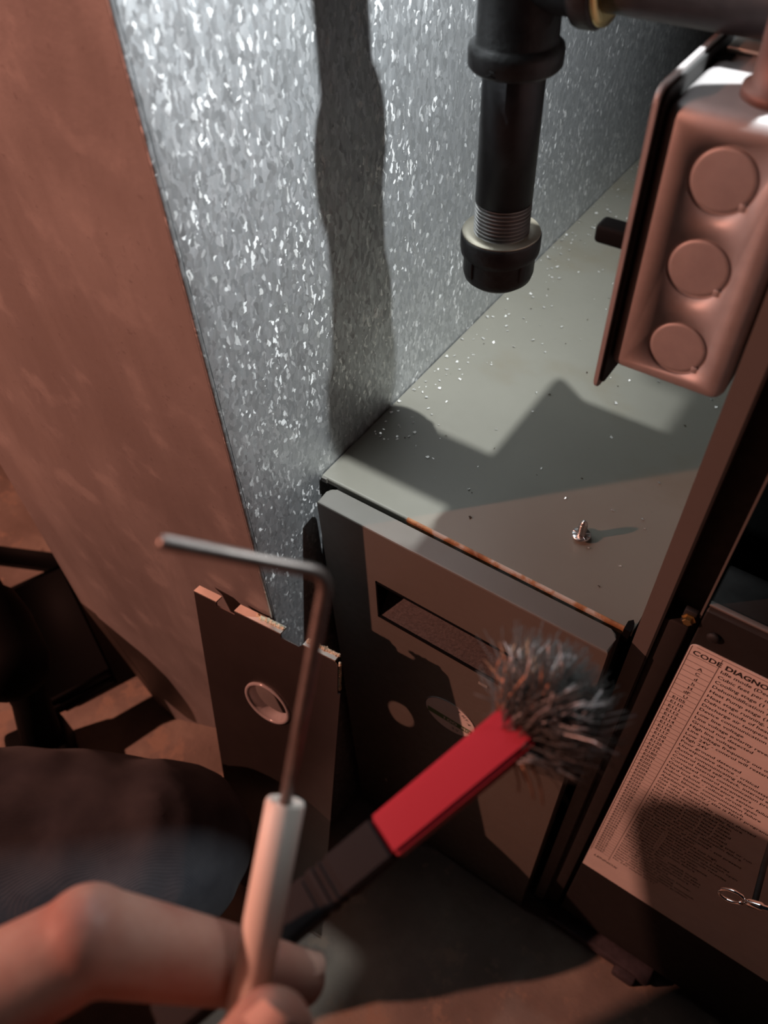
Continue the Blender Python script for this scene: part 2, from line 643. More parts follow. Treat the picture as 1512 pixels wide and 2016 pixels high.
# sticker
SX, SZ, SR = -.1217, -.5201, .0210
mb = MB()
mb.prism(ellipse(SX, SZ, SR, SR, 48), 'y', YF - .0003, YF)
mb.mi = 1
ring = ellipse(SX, SZ, SR, SR, 48)
ring2 = ellipse(SX, SZ, SR - .0006, SR - .0006, 48)
for i in range(48):
    j = (i + 1) % 48
    mb.quad((*ring[i][:1], YF - .00035, ring[i][1]), (ring[j][0], YF - .00035, ring[j][1]), (ring2[j][0], YF - .00035, ring2[j][1]), (ring2[i][0], YF - .00035, ring2[i][1]))
mb.mi = 2
mb.quad((SX - .0185, YF - .00034, SZ - .0090), (SX + .0185, YF - .00034, SZ - .0090), (SX + .0190, YF - .00034, SZ - .0022), (SX - .0190, YF - .00034, SZ - .0022))
mb.mi = 1
for ch, ang in (('T', 66), ('H', 50), ('Y', 38), ('A', 20)):
    a = math.radians(ang)
    bx, bz = SX + .0150 * math.cos(a), SZ + .0150 * math.sin(a)
    tx, tz = math.sin(a), -math.cos(a)
    add_text(mb, text_geo(ch, .0042, 'CENTER', .0001), lambda x, y: (bx + tx * x + math.cos(a) * y, YF - .0004, bz + tz * x + math.sin(a) * y))
add_text(mb, text_geo('S V', .0042, 'LEFT', .00005), lambda x, y: (SX + .002 + x, YF - .0004, SZ - .0155 + y))
mb.mi = 0
add_text(mb, text_geo('I OO  MO', .0052, 'CENTER', .00012), lambda x, y: (SX + .006 + x, YF - .0004, SZ - .0076 + y))
tag(mb.build('round_sticker', [M['paper'], M['ink'], M['green']], door), 'round white sticker with a green band')
mb = MB(); mb.box(-.1030, -.0965, YF - .0004, YF, -.4515, -.4490, M4=None)
mb.build('paint_chip', M['lip'], door)

# ------------------------------------------------------------------ furnace
YJ = .2388
fur = thing('furnace', 'dark furnace on the right with its upper door removed and a printed label below', 'furnace', (.2, .5, FL))
mb = MB(); mb.box(-.0275, -.0190, YJ, YJ + .0012, FL + .012, .03)
tag(mb.build('front_flange', M['jamb'], fur), 'narrow grey vertical front flange of the casing')
mb = MB(); mb.box(-.0275, -.0263, YJ + .0012, .86, FL + .012, -.03)
fsp = mb.build('side_panel', M['jamb'], fur)
c = MB(); c.lathe([(.0150, -.05), (.0150, .05)], (-.027, .3005, -.086), (1, 0, 0), 32, False)
cut(fsp, c)
mb = MB(); mb.box(-.0195, -.0034, YJ + .012, YJ + .013, FL + .012, .03)
mb.box(-.0190, -.0178, YJ, YJ + .012, FL + .012, .03)
mb.build('inner_channel', M['dark'], fur)
mb = MB(); mb.box(-.0044, -.0034, YJ + .0005, YJ + .013, -.31, .03)
mb.build('inner_flange', M['jamb'], fur)
mb = MB(); mb.box(.52, .5212, YJ, .86, FL + .012, .03); mb.box(-.0263, .52, .8588, .86, FL + .012, .03)
mb.build('back_and_right_panels', M['jamb'], fur)
mb = MB(); mb.box(-.0262, .52, YJ + .014, .858, -.330, -.322)
mb.build('blower_deck', M['black'], fur)
mb = MB(); mb.box(-.0262, .52, .55, .552, -.322, .0)
mb.build('burner_bulkhead', M['black'], fur)
mb = MB(); mb.box(-.0275, .52, .345, .86, .03, .0312)
mb.build('casing_top', M['jamb'], fur)
mb = MB()
mb.prism([(YJ + .0285, -.3015), (YJ + .003, -.3015), (YJ, -.3045), (YJ, -.800), (YJ + .018, -.800), (YJ + .018, -.3075), (YJ + .0285, -.3075)], 'x', -.0026, .50, bev=.0008)
ldoor = mb.build('lower_door', M['dark'], fur)
mb = MB(); mb.box(-.0026, .50, YJ + .0012, YJ + .0040, -.3020, -.3006, .0004)
mb.build('top_edge', M['jamb'], ldoor)
mb = MB()
mb.lathe([(.0026, 0), (.0032, .0008), (.0030, .0018), (.0016, .0026)], (.0052, YJ, -.3190), (0, -1, 0), 16)
mb.build('door_rivet', M['dark'], ldoor)
mb = MB()
mb.lathe([(.0034, 0), (.0034, .0005), (.0024, .0006), (.0024, .0026), (.0020, .0030)], (-.0078, YJ - .001, -.3138), (0, -1, 0), 6, smooth=False)
tag(mb.build('hex_screw', M['brass'], fur), 'small brassy hex screw')
mb = MB(); mb.box(-.0110, -.0050, YJ - .001, YJ + .002, -.3185, -.3085, .0006)
mb.build('screw_tab', M['dark'], fur)
mb = MB(); mb.box(-.0185, -.0060, YJ + .002, YJ + .012, FL + .012, -.325, .001)
mb.build('door_edge_fold', M['dim'], fur)
mb = MB(); mb.box(-.0095, .0900, YJ - .012, YJ + .02, FL + .006, FL + .020, .002)
mb.box(.0600, .0800, YJ - .018, YJ + .02, FL, FL + .014, .002)
mb.build('base_rail', M['ledge'], fur)
mb = MB(); mb.box(-.0275, -.0100, YJ, YJ + .03, FL, FL + .013)
mb.build('foot', M['ledge'], fur)
mb = MB(); mb.box(.49, .52, YJ, YJ + .03, FL, FL + .013)
mb.build('foot', M['ledge'], fur)
mb = MB(); mb.box(-.0275, .52, .82, .86, FL, FL + .013)
mb.build('rear_rail', M['ledge'], fur)

# printed diagnostic label
YL = YJ - .0004
LX0, LX1, LZ0, LZ1 = -.0022, .165, -.6672, -.3305
mb = MB(); mb.prism(rounded(LX0, LX1, LZ0, LZ1, .004, 5, (1, 1, 0, 0)), 'y', YL, YJ + .0002)
lab = mb.build('diagnostic_label', M['paper'], fur)
tag(lab, 'white printed chart of diagnostic codes')


def on_label(x0, z0):
    return lambda x, y: (x0 + x, YL - .00012, z0 + y)


for word, size, x0, z0, bold, shear in (('CODE', .0051, .0, -.3385, .0001, 0), ('DIAGNOSTICS', .0051, .0158, -.3385, .00016, 0), ('LENNOX', .0046, .0022, -.6385, .00008, .2)):
    mb = MB()
    add_text(mb, text_geo(word, size, 'LEFT', bold, shear), on_label(x0, z0))
    mb.build('heading', M['ink'], lab, kind='stuff')
rows = [('.', 'Idle mode (Decimal blinks at 1 Hertz - 0.5 second ON)'),
        ('A', 'Cubic feet per minute (cfm) setting for indoor blower'), ('C', 'Cooling stage (1 second ON, 0.5 second OFF)'),
        ('d', 'Dehumidification mode (1 second ON) / 1 second OFF)'), ('h', 'Heat Pump stage (1 second ON, 0.5 second OFF)'),
        ('H', 'Heat stage running, input rate displayed'), ('dF', 'Defrost mode of heat pump (1 second ON)'),
        ('U', 'Discharge air temperature'), ('E105', 'Device communication problem - no other devices'),
        ('E110', 'Low line voltage'), ('E111', 'Line voltage polarity reversed'), ('E112', 'Ground not detected'),
        ('E113', 'High line voltage'), ('E114', 'Line voltage frequency out of range'), ('E115', 'Low 24V - control will restart'),
        ('E116', 'High 24V'), ('E117', 'Poor ground detected'), ('E120', 'Unresponsive device - critical'),
        ('E124', 'Active communicating thermostat signal missing'), ('E125', 'Control failed self-check, internal error'),
        ('E126', 'Control internal communication problem'), ('E131', 'Corrupted control parameters'),
        ('E180', 'Outdoor air temperature sensor failure'), ('E200', 'Hard lockout - rollout circuit open'),
        ('E201', 'Indoor blower communication failure'), ('E202', 'Indoor blower motor mismatch'),
        ('E203', 'Appliance capacity / size is NOT programmed'), ('E204', 'Gas valve mis-wired'),
        ('E205', 'Gas valve control relay contact shorted'), ('E206', 'Gas valve second-stage relay failure'),
        ('E207', 'Hot surface ignitor sensed open'), ('E223', 'Low pressure switch failed open'),
        ('E224', 'Low pressure switch failed closed'), ('E225', 'High pressure switch failed open'),
        ('E226', 'High pressure switch failed closed'), ('E227', 'Low pressure switch open during trial or run'),
        ('E228', 'Combustion air inducer calibration failure'), ('E240', 'Low flame current - run mode'),
        ('E241', 'Flame sensed out of sequence - still present'), ('E250', 'Limit switch circuit open'),
        ('E252', 'Discharge air temperature too high'), ('E270', 'Soft lockout - exceeded maximum retries'),
        ('E271', 'Soft lockout - last retry, pressure switch open'), ('E272', 'Soft lockout - recycles, switch opened'),
        ('E273', 'Soft lockout - exceeded maximum recycles'), ('E274', 'Soft lockout - limit circuit open'),
        ('E275', 'Soft lockout - flame out of sequence'), ('E276', 'Watchguard - calibration failure'),
        ('E290', 'Ignitor circuit fault'), ('E291', 'Restricted air flow - cutback mode'),
        ('E292', 'Indoor blower motor unable to start'), ('E294', 'Combustion air inducer over current'),
        ('E295', 'Indoor blower over temperature'), ('E310', 'Discharge sensor failure'),
        ('E311', 'Heat rate reduced to match blower'), ('E312', 'Restricted airflow in cooling'),
        ('E313', 'Indoor and outdoor capacity mismatch'), ('E331', 'Global network connection problem'),
        ('E334', 'Relay stuck on control'), ('E347', 'No 24V output on Y1')]
code = MB(); lines = MB()
for i, (a, b) in enumerate(rows):
    z = -.3428 - i * .00475
    if a != '.':
        add_text(code, text_geo(a, .0035, 'RIGHT', .00003), on_label(.0078, z - .0015))
    add_text(code, text_geo(b, .0037, 'LEFT', .00003), on_label(.0148, z))
    zz = z - .0022
    lines.quad((LX0 + .001, YL - .0001, zz), (.0128, YL - .0001, zz), (.0128, YL - .0001, zz + .0003), (LX0 + .001, YL - .0001, zz + .0003))
for x in (LX0 + .0007, .0131):
    lines.quad((x, YL - .0001, -.632), (x + .00035, YL - .0001, -.632), (x + .00035, YL - .0001, -.3325), (x, YL - .0001, -.3325))
lines.quad((LX0 + .003, YL - .0001, -.3325), (LX1, YL - .0001, -.3325), (LX1, YL - .0001, -.3322), (LX0 + .003, YL - .0001, -.3322))
lines.quad((LX0 + .001, YL - .0001, -.3400), (.0128, YL - .0001, -.3400), (.0128, YL - .0001, -.3397), (LX0 + .001, YL - .0001, -.3397))
code.build('small_print', M['ink'], lab, kind='stuff')
lines.build('ruled_lines', M['line'], lab, kind='stuff')

# chrome pull standing off the lower door
pull = thing('chrome_pull_hook', 'small shiny chrome looped pull on the shadowed furnace door', 'hook', (.075, YJ, -.47))
mb = MB(); mb.tube([(.0795, YJ, -.4600), (.0795, .215, -.4540), (.0800, .1920, -.4470)], .0016, 10)
mb.build('stem', M['dark'], pull)
mb = MB()
loop = [(.0655 + .0058 * math.cos(t) + .0045, .190 + .001 * math.sin(t), -.4520 + .0048 * math.sin(t) + .0022 * math.cos(t)) for t in [2 * math.pi * k / 20 + .3 for k in range(19)]]
mb.tube(loop, [.00075 + .0004 * abs(math.sin(k)) for k in range(19)], 8)
mb.build('loop', M['chrome'], pull)
mb = MB()
a, b = Vector((.0772, .190, -.4478)), Vector((.0840, .190, -.4425))
d = (b - a).normalized()
mb.lathe([(.0006, -.002), (.0018, 0), (.0022, .001), (.0022, .0072), (.0016, .0082), (.0013, .0083), (.0013, .016), (.0008, .017)], a, d, 20)
mb.build('sleeve', M['chrome'], pull)

# ------------------------------------------------------------------ gas pipe with drip leg
PX, PY = -.1525, .3005
gas = thing('gas_pipe', 'black iron gas pipe tee with a capped drip leg hanging over the grey cabinet top', 'pipe', (PX, PY, -.2235))
RP = .0127
mb = MB()
mb.lathe([(RP, -.0950), (RP, -.1770)][::-1], (PX, PY, 0), n=48)
mb.build('drip_nipple', M['pipe'], gas)
mb = MB()
pr = []
z = -.1775
while z > -.1960:
    pr += [(RP + .0001, z), (RP + .0001, z - .0004), (RP - .0013, z - .0011)]
    z -= .0018
mb.lathe(pr[::-1], (PX, PY, 0), n=48, smooth=False)
tag(mb.build('pipe_thread', M['thread'], gas), 'bare steel thread above the cap')
mb = MB()
cp = [(.006, -0.2187), (.0125, -0.2180), (.0160, -0.2150), (.0168, -0.2120), (.0168, -0.2040), (.0172, -0.2030), (.0183, -0.2020), (.0186, -0.2000), (.0186, -0.1940), (.0181, -0.1928), (.0172, -0.1925)]
mb.lathe(cp, (PX, PY, 0), n=56)
for k in range(4):
    a = math.radians(-112 + 90 * k)
    mb.box(-.0018, .0018, .0150, .0176, -.2115, -.2025, .0006, M4=Matrix.Translation((PX, PY, 0)) @ Matrix.Rotation(a - math.pi / 2, 4, 'Z'))
mb.build('pipe_cap', M['iron'], gas)
mb = MB()
mb.lathe([(.0128, -.1921), (.0140, -.1924), (.0178, -.1921), (.0181, -.1927), (.0140, -.1940), (.0128, -.1940)], (PX, PY, 0), n=56)
tag(mb.build('cap_rim', M['seal'], gas), 'pale greasy rim of the cap')
ZT = -.086
mb = MB()
col = [(.0140, .0360), (.0175, .0365), (.0186, .0352), (.0188, .0300), (.0184, .0285), (.0168, .0272), (.0160, .0262)]
prof = [(r, -h) for r, h in col] + [(.0157, 0)] + [(r, h) for r, h in col[::-1]]
mb.lathe(prof, (PX, PY, ZT), n=56)
mb.lathe([(.0150, 0)] + [(r, h - .0028) for r, h in col[::-1]], (PX, PY, ZT), (1, 0, 0), n=56)
mb.tube([(PX - .0035, PY - .0178, ZT - .0325), (PX + .0015, PY - .0186, ZT - .0330), (PX - .0020, PY - .0184, ZT - .0345), (PX + .0015, PY - .0184, ZT - .0350)], .0005, 6)
mb.build('pipe_tee', M['iron'], gas)
mb = MB(); mb.lathe([(RP, .026), (RP, .33)], (PX, PY, ZT), (1, 0, 0), n=40)
mb.build('run_pipe', M['pipe'], gas)
mb = MB(); mb.lathe([(RP, .034), (RP, .55)], (PX, PY, ZT), n=40)
mb.build('riser_pipe', M['pipe'], gas)
mb = MB(); mb.lathe([(.0146, .0328), (.0165, .0332), (.0172, .0338), (.0172, .0352), (.0150, .0356), (.0135, .0356)], (PX, PY, ZT), (1, 0, 0), n=48)
tag(mb.build('brass_bushing', M['brass'], gas), 'brassy bushing at the tee branch')

# ------------------------------------------------------------------ electrical box
ebx = thing('electrical_box', 'galvanised electrical junction box with three round knockouts beside the gas pipe', 'electrical box', (-.055, .305, -.217))
BX0, BX1, BY0, BY1, BZ0, BZ1 = -.0765, -.0310, .2540, .3540, -.2065, -.1040
mb = MB(); mb.box(BX0, BX1, BY0, BY1, BZ0, BZ1, .0050, 4)
body = mb.build('box_body', M['box'], ebx)
KO = [(-.0535, -.1238), (-.0530, -.1548), (-.0520, -.1880)]
c = MB()
for x, z in KO:
    c.lathe([(.0114, -.002), (.0114, .0012)], (x, BY0, z), (0, 1, 0), 48, False)
cut(body, c)
for x, z in KO:
    mb = MB()
    mb.lathe([(.0103, -.0004), (.0104, .0004), (.0101, .0007), (.0090, .0008)], (x, BY0 + .0011, z), (0, -1, 0), 48)
    mb.box(x + .0072, x + .0094, BY0 - .0002, BY0 + .0008, z - .0080, z - .0055, .0003)
    mb.build('knockout', M['box'], ebx)
mb = MB(); mb.prism(rounded(.2495, .3595, -.2170, -.0993, .0045, 5), 'x', -.0792, -.0775, bev=.0004)
tag(mb.build('cover_plate', M['box'], ebx), 'flat cover plate seen edge on')
mb = MB()
mb.prism(rounded(.2515, .3575, -.2150, -.1010, .004, 5), 'x', -.0776, -.0762)
mb.build('plate_gasket', M['dark'], ebx)
mb = MB(); mb.box(-.0978, -.0785, .2705, .2792, -.1668, -.1590, .0018, 3)
tag(mb.build('toggle', M['blk'], ebx), 'black switch lever')
mb = MB(); mb.lathe([(.0120, 0), (.0120, .003), (.0098, .0034), (.0098, .014), (.0100, .015), (.0100, .36)], (-.0480, .2730, BZ1), n=30)  # real fitting below; long unseen tube added above to shade the box top
tag(mb.build('connector_with_shade_tube', M['copper'], ebx), 'coppery connector on top, its tube added upward to shade the box')
mb = MB(); mb.box(-.0740, -.0600, .2985, .3160, BZ1 + .0008, BZ1 + .0020, .0003)  # pale plate imitating the directly lit rear of the box top
mb.build('lit_patch', M['lip'], ebx)
mb = MB(); mb.box(-.0755, -.0700, .2920, .2970, BZ1 + .0002, BZ1 + .0009)
mb.build('slot', M['blk'], ebx)

# ------------------------------------------------------------------ screw on the cabinet top
sx, sy = -.0785, .2836
scr = thing('sheet_metal_screw', 'small zinc hex-head screw standing head down on the cabinet top', 'screw', (sx, sy, ZS))
mb = MB()
mb.lathe([(.0031, 0), (.0036, .0004), (.0036, .0022)], (sx, sy, ZS), n=6, smooth=False)
mb.lathe([(.0046, .0020), (.0053, .0024), (.0053, .0030), (.0047, .0034), (.0020, .0032)], (sx, sy, ZS), n=40)
for k in range(10):
    mb.box(.0024, .0050, -.0003, .0003, .0030, .0036, M4=Matrix.Translation((sx, sy, ZS)) @ Matrix.Rotation(k * math.pi / 5, 4, 'Z'))
mb.build('screw_head', M['screw'], scr)
mb = MB()
pr = [(.0016, .003)]
z = .0034
while z < .0112:
    pr += [(.0018, z), (.0025, z + .0005), (.0018, z + .0010)]
    z += .0012
pr += [(.0018, .0116), (.0023, .0119), (.0019, .0128), (.0016, .0134), (.0006, .0146)]
mb.lathe(pr, (sx, sy, ZS), n=24)
mb.build('threaded_shank', M['screw'], scr)

# ------------------------------------------------------------------ filings and grit lying on the cabinet top
rng = random.Random(11)


def flakes(n, place, smin, smax):
    mb = MB()
    for _ in range(n):
        x, y = place()
        s = rng.uniform(smin, smax)
        a = rng.uniform(0, 6.28)
        e = rng.uniform(.4, 1)
        u = Vector((math.cos(a), math.sin(a), rng.uniform(-.3, .3))) * s
        v = Vector((-math.sin(a), math.cos(a), rng.uniform(-.5, .5))) * s * e
        c0 = Vector((x, y, ZS + .0004 + s * .35))
        mb.quad(c0 - u - v * .6, c0 + u - v, c0 + u * .7 + v, c0 - u * .8 + v * .7)
    return mb


def near_wall():
    y = .285 + .46 * rng.random() ** 1.1
    return XW + .002 + min(.17, abs(rng.expovariate(1 / .020))), y


def anywhere():
    return rng.uniform(-.215, -.05), rng.uniform(.255, .70)


o = flakes(200, near_wall, .0004, .0013).build('metal_filings', M['chip'], base=(-.2, .45, ZS))
tag(o, 'glinting metal filings scattered along the duct on the cabinet top', 'filings', kind='stuff')
o = flakes(45, anywhere, .0004, .0012).build('loose_chips', M['chip'], base=(-.12, .45, ZS))
tag(o, 'few bright specks spread over the middle of the cabinet top', 'chips', kind='stuff')
o = flakes(34, anywhere, .0004, .0011).build('dark_grit', M['crumb'], base=(-.12, .40, ZS))
tag(o, 'dark crumbs of grit on the grey cabinet top', 'grit', kind='stuff')

# ------------------------------------------------------------------ loose sheet panel leaning on the duct
TL = Vector((-.2893, .1662, -.4284))
U = Vector((.1086, .0090, .0025)).normalized()
W = Vector((.038, -.195, -.980))
W = (W - U * W.dot(U)).normalized()
N = U.cross(W).normalized()
if N.y > 0:
    N = -N                      # towards the camera
PW, PH = .1150, .402


def PP(u, v, n=0.0):
    return TL + U * u + W * v + N * n


pan = thing('loose_access_panel', 'thin steel panel with a round grommet hole leaning against the duct', 'panel', (-.22, .06, FL))


def plate(mb, outline, n0, n1):
    t = bmesh.new()
    a = [t.verts.new(PP(u, v, n0)) for u, v in outline]
    b = [t.verts.new(PP(u, v, n1)) for u, v in outline]
    t.faces.new(a); t.faces.new(b[::-1])
    for i in range(len(a)):
        j = (i + 1) % len(a)
        t.faces.new((a[i], b[i], b[j], a[j]))
    mb.merge(t)


mb = MB()
plate(mb, [(0, 0), (.019, 0), (.019, .0032), (.034, .0032), (.034, 0), (.071, 0), (.071, .0032), (.085, .0032), (.088, 0), (PW - .004, 0), (PW - .001, .004), (PW - .001, .030), (PW + .001, .030), (PW - .016, PH), (.004, PH)], 0, .0009)
sheet = mb.build('sheet', M['panel'], pan)
HU, HV, HR = .0560, .0800, .0172
c = MB(); c.lathe([(HR, -.01), (HR, .01)], PP(HU, HV), N, 48, False)
cut(sheet, c)


def lipbox(u0, u1, v0, v1, n0, n1, m, name, bev=0):
    mb = MB()
    t = bmesh.new()
    bmesh.ops.create_cube(t, size=1)
    for q in t.verts:
        q.co = PP((u0 + u1) / 2 + q.co.x * (u1 - u0), (v0 + v1) / 2 + q.co.y * (v1 - v0), (n0 + n1) / 2 + q.co.z * (n1 - n0))
    if bev:
        bmesh.ops.bevel(t, geom=t.edges[:], offset=bev, segments=2, affect='EDGES')
    mb.merge(t)
    return mb.build(name, m, pan)


lipbox(0, .019, -.0008, .0004, -.0050, .0009, M['lip'], 'top_lip')
lipbox(.034, .071, -.0008, .0004, -.0058, .0009, M['lip'], 'top_lip')
lipbox(.088, PW - .003, -.0008, .0004, -.0050, .0009, M['lip'], 'top_lip')
mb = MB()
rr = random.Random(3)
for (u0, u1) in ((.049, .071), (.089, PW - .002)):
    n = 14
    for k in range(n):
        u = u0 + (u1 - u0) * (k + .5) / n
        s = rr.uniform(.0012, .0021)
        t = bmesh.new()
        bmesh.ops.create_icosphere(t, subdivisions=1, radius=s)
        for q in t.verts:
            q.co = PP(u, -.0010, -.0035) + q.co + Vector((rr.uniform(-1, 1), rr.uniform(-1, 1), rr.uniform(-1, 1))) * .0005
        mb.merge(t)
for k in range(14):
    v = .002 + .027 * k / 14
    t = bmesh.new()
    bmesh.ops.create_icosphere(t, subdivisions=1, radius=rr.uniform(.0009, .0014))
    for q in t.verts:
        q.co = PP(PW - .0005, v, -.0010) + q.co
    mb.merge(t)
tag(mb.build('insulation_remnant', M['foam'], pan, kind='stuff'), 'torn yellowed insulation along the top edge')
mb = MB(); mb.lathe([(HR + .0006, -.0065), (HR + .0012, -.001), (HR + .0022, .0010), (HR + .0020, .0022), (HR + .0004, .0026), (HR - .0008, .0016), (HR - .0010, -.0065)], PP(HU, HV), N, 56, cap=False)
tag(mb.build('hole_grommet', M['clear'], pan), 'clear plastic ring lining the hole')

# ------------------------------------------------------------------ things on the floor at far left
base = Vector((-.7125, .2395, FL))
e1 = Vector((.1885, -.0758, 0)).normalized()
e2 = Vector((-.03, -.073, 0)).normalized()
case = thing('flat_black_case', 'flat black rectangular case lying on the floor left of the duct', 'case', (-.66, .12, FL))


def oriented(mb, p0, a, la, b, lb, h0, h1, bev=0):
    t = bmesh.new()
    bmesh.ops.create_cube(t, size=1)
    for q in t.verts:
        q.co = p0 + a * (la * (q.co.x + .5)) + b * (lb * (q.co.y + .5)) + Vector((0, 0, h0 + (h1 - h0) * (q.co.z + .5)))
    if bev:
        bmesh.ops.bevel(t, geom=t.edges[:], offset=bev, segments=2, affect='EDGES')
    mb.merge(t, None, bev > 0)


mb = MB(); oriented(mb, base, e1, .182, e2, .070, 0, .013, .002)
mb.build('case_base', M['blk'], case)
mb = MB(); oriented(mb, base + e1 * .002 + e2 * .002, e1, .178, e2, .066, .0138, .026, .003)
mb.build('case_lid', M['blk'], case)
mb = MB(); oriented(mb, Vector((-.86, .205, FL)), Vector((.152, .070, 0)).normalized(), .165, Vector((.02, -.05, 0)).normalized(), .022, 0, .010, .0015)  # dark strip laid in place of a thin cast shadow
tag(mb.build('floor_shadow_strip', M['blk']), 'thin black strip standing in for a shadow on the floor behind the flat case', 'bar')

drl = thing('cordless_drill', 'black cordless drill standing on its battery at the left edge', 'drill', (-.535, .075, FL))
mb = MB(); mb.box(-.0370, .0370, -.0310, .0310, 0, .050, .006, 2, M4=Matrix.Translation((-.520, .060, FL)) @ Matrix.Rotation(math.radians(-28), 4, 'Z'))
mb.build('battery', M['blk'], drl)
mb = MB(); mb.tube([(-.526, .070, FL + .045), (-.537, .088, FL + .10), (-.541, .100, FL + .17)], [.021, .018, .024], 16)
mb.build('grip', M['blk'], drl)
mb = MB()
dd = Vector((-.85, .30, 0)).normalized()
mb.lathe([(.012, -.060), (.027, -.054), (.034, -.040), (.035, .015), (.031, .045), (.024, .058), (.023, .085), (.017, .098), (.012, .100)], Vector((-.541, .100, FL + .195)), dd, 28)
mb.build('motor_housing', M['blk'], drl)
mb = MB(); mb.lathe([(.0014, 0), (.0018, .001), (.0010, .002)], (-.500, .050, FL + .0495), n=12)
mb.build('case_screw', M['chrome'], drl)

# ------------------------------------------------------------------ flame sensor held in the hand
ct, cb = Vector((-.0656, .0405, -.1885)), Vector((-.0478, -.0054, -.2209))
fs = thing('flame_sensor', 'bent metal flame sensor rod in a white ceramic sleeve held between finger and thumb', 'sensor', tuple(cb))
ax = (ct - cb).normalized()
L = (ct - cb).length
mb = MB()
mb.lathe([(.0047, 0), (.0048, L - .0008), (.0044, L), (.0028, L), (.0023, L - .0010), (.0021, L - .004)], cb, ax, 40)
mb.build('ceramic_sleeve', M['ceramic'], fs)
bend, tip = Vector((-.0699, .0708, -.1341)), Vector((-.0934, .0501, -.1175))
p0 = ct - ax * .006
d1 = (bend - p0).normalized(); d2 = (tip - bend).normalized()
arc = []
for k in range(9):
    t = k / 8
    a, b = bend - d1 * .0045, bend + d2 * .0045
    arc.append((a * (1 - t) + bend * t) * (1 - t) + (bend * (1 - t) + b * t) * t)
mb = MB(); mb.tube([p0, p0 * .5 + bend * .5] + arc + [tip - d2 * .001, tip], [.00155] * 12 + [.0011], 20)
mb.build('bent_rod', M['rod'], fs)

# ------------------------------------------------------------------ wire brush
bt, bm_ = Vector((-.0299, .0966, -.2032)), Vector((-.0582, .0287, -.2307))
bd = (bt - bm_).normalized()
view = ((bt + bm_) / 2).normalized()
bw = bd.cross(view).normalized()             # across the handle, as seen
bn = bw.cross(bd).normalized()
if bn.dot(view) > 0:
    bn = -bn                                  # towards the camera
tilt = math.radians(-14)
bw, bn = bw * math.cos(tilt) + bn * math.sin(tilt), bn * math.cos(tilt) - bw * math.sin(tilt)
br = thing('wire_brush', 'worn wire brush with red sleeve and black handle held behind the sensor', 'brush', tuple(bm_))


def bar(mb, s0, s1, w0, w1, t0, t1, bev=.0012, hollow=False):
    t = bmesh.new()
    r = []
    for s, wd, tk in ((s0, w0, t0), (s1, w1, t1)):
        o0 = bm_ + bd * s
        r.append([t.verts.new(o0 + bw * x + bn * y) for x, y in ((-wd, -tk), (wd, -tk), (wd, tk), (-wd, tk))])
    t.faces.new(r[0]); t.faces.new(r[1][::-1])
    for i in range(4):
        j = (i + 1) % 4
        t.faces.new((r[0][i], r[1][i], r[1][j], r[0][j]))
    if bev:
        bmesh.ops.bevel(t, geom=t.edges[:], offset=bev, segments=2, affect='EDGES')
    mb.merge(t, None, False)


LB = (bt - bm_).length
SM = LB * .375
mb = MB(); bar(mb, SM, LB, .0062, .0066, .0040, .0043)
rs = mb.build('red_sleeve', M['red'], br)
c = MB(); bar(c, LB - .010, LB + .01, .0050, .0052, .0030, .0031, 0)
cut(rs, c)
tag(rs, 'bright red plastic sleeve')
mb = MB()
g1, g2 = LB * .17, LB * .10
bar(mb, -.047, g2 - .0012, .0058, .0058, .0041, .0041)
bar(mb, g2 - .0010, g1 - .0035, .0058, .0058, .0041, .0041, .0005)
bar(mb, g1 - .0025, g1 - .0012, .0058, .0058, .0041, .0041, .0004)
bar(mb, g1, SM + .0002, .0058, .0059, .0041, .0041, .0006)
bar(mb, -.045, SM - .002, .0052, .0052, .0036, .0036, 0)
tag(mb.build('handle', M['grip'], br), 'dark grey ribbed handle')

rb = random.Random(21)


def strands(n, root_off, spread, dirs, lmin, lmax, th, curl):
    mb = MB()
    for _ in range(n):
        p = bt - bd * rb.uniform(.004, .008) + bw * (root_off + rb.uniform(-.0036, .0036)) + bn * rb.uniform(-.0024, .0024)
        g = Vector((rb.gauss(0, 1), rb.gauss(0, 1), rb.gauss(0, 1)))
        d = (dirs + g * spread).normalized()
        ln = rb.uniform(lmin, lmax)
        pts = [p]
        for k in range(4):
            g = Vector((rb.gauss(0, 1), rb.gauss(0, 1), rb.gauss(0, 1)))
            d = (d + g * curl).normalized()
            p = p + d * ln / 4
            pts.append(p)
        mb.tube(pts, [th, th, th * .95, th * .9, th * .8], 4, True)
    return mb


right, up, away = Vector((.8195, .5718, -.0367)), Vector((-.4151, .6367, .6499)), Vector((-.395, .5173, -.759))
dmain = (right * .84 + up * .58 + away * .25).normalized()
o = strands(2300, .0006, .15, dmain, .010, .034, .00013, .24).build('bristles', M['bristle'], br, kind='stuff')
o = strands(1100, .0004, .17, dmain, .006, .026, .00020, .28).build('matted_wires', M['bristle'], br, kind='stuff')
o = strands(110, -.0008, .17, dmain, .024, .036, .00019, .30).build('frayed_tips', M['bright'], br, kind='stuff')
tag(o, 'pale frayed wire ends')
o = strands(70, .0024, .20, (dmain + up * .35).normalized(), .012, .028, .00020, .22).build('copper_strands', M['cuwire'], br, kind='stuff')
dlow = (right * .95 - up * .16 + away * .25).normalized()
o = strands(300, -.0040, .09, dlow, .012, .0215, .00026, .10).build('lower_tuft', M['bright'], br, kind='stuff')
tag(o, 'separate lower tuft of bright wires')
o = strands(80, -.0030, .09, (dlow + up * .12).normalized(), .010, .018, .00024, .10).build('copper_tuft', M['cuwire'], br, kind='stuff')
o = strands(4, -.005, .12, right * .45 - up * .9, .008, .015, .00032, .12).build('stray_wires', M['cuwire'], br, kind='stuff')

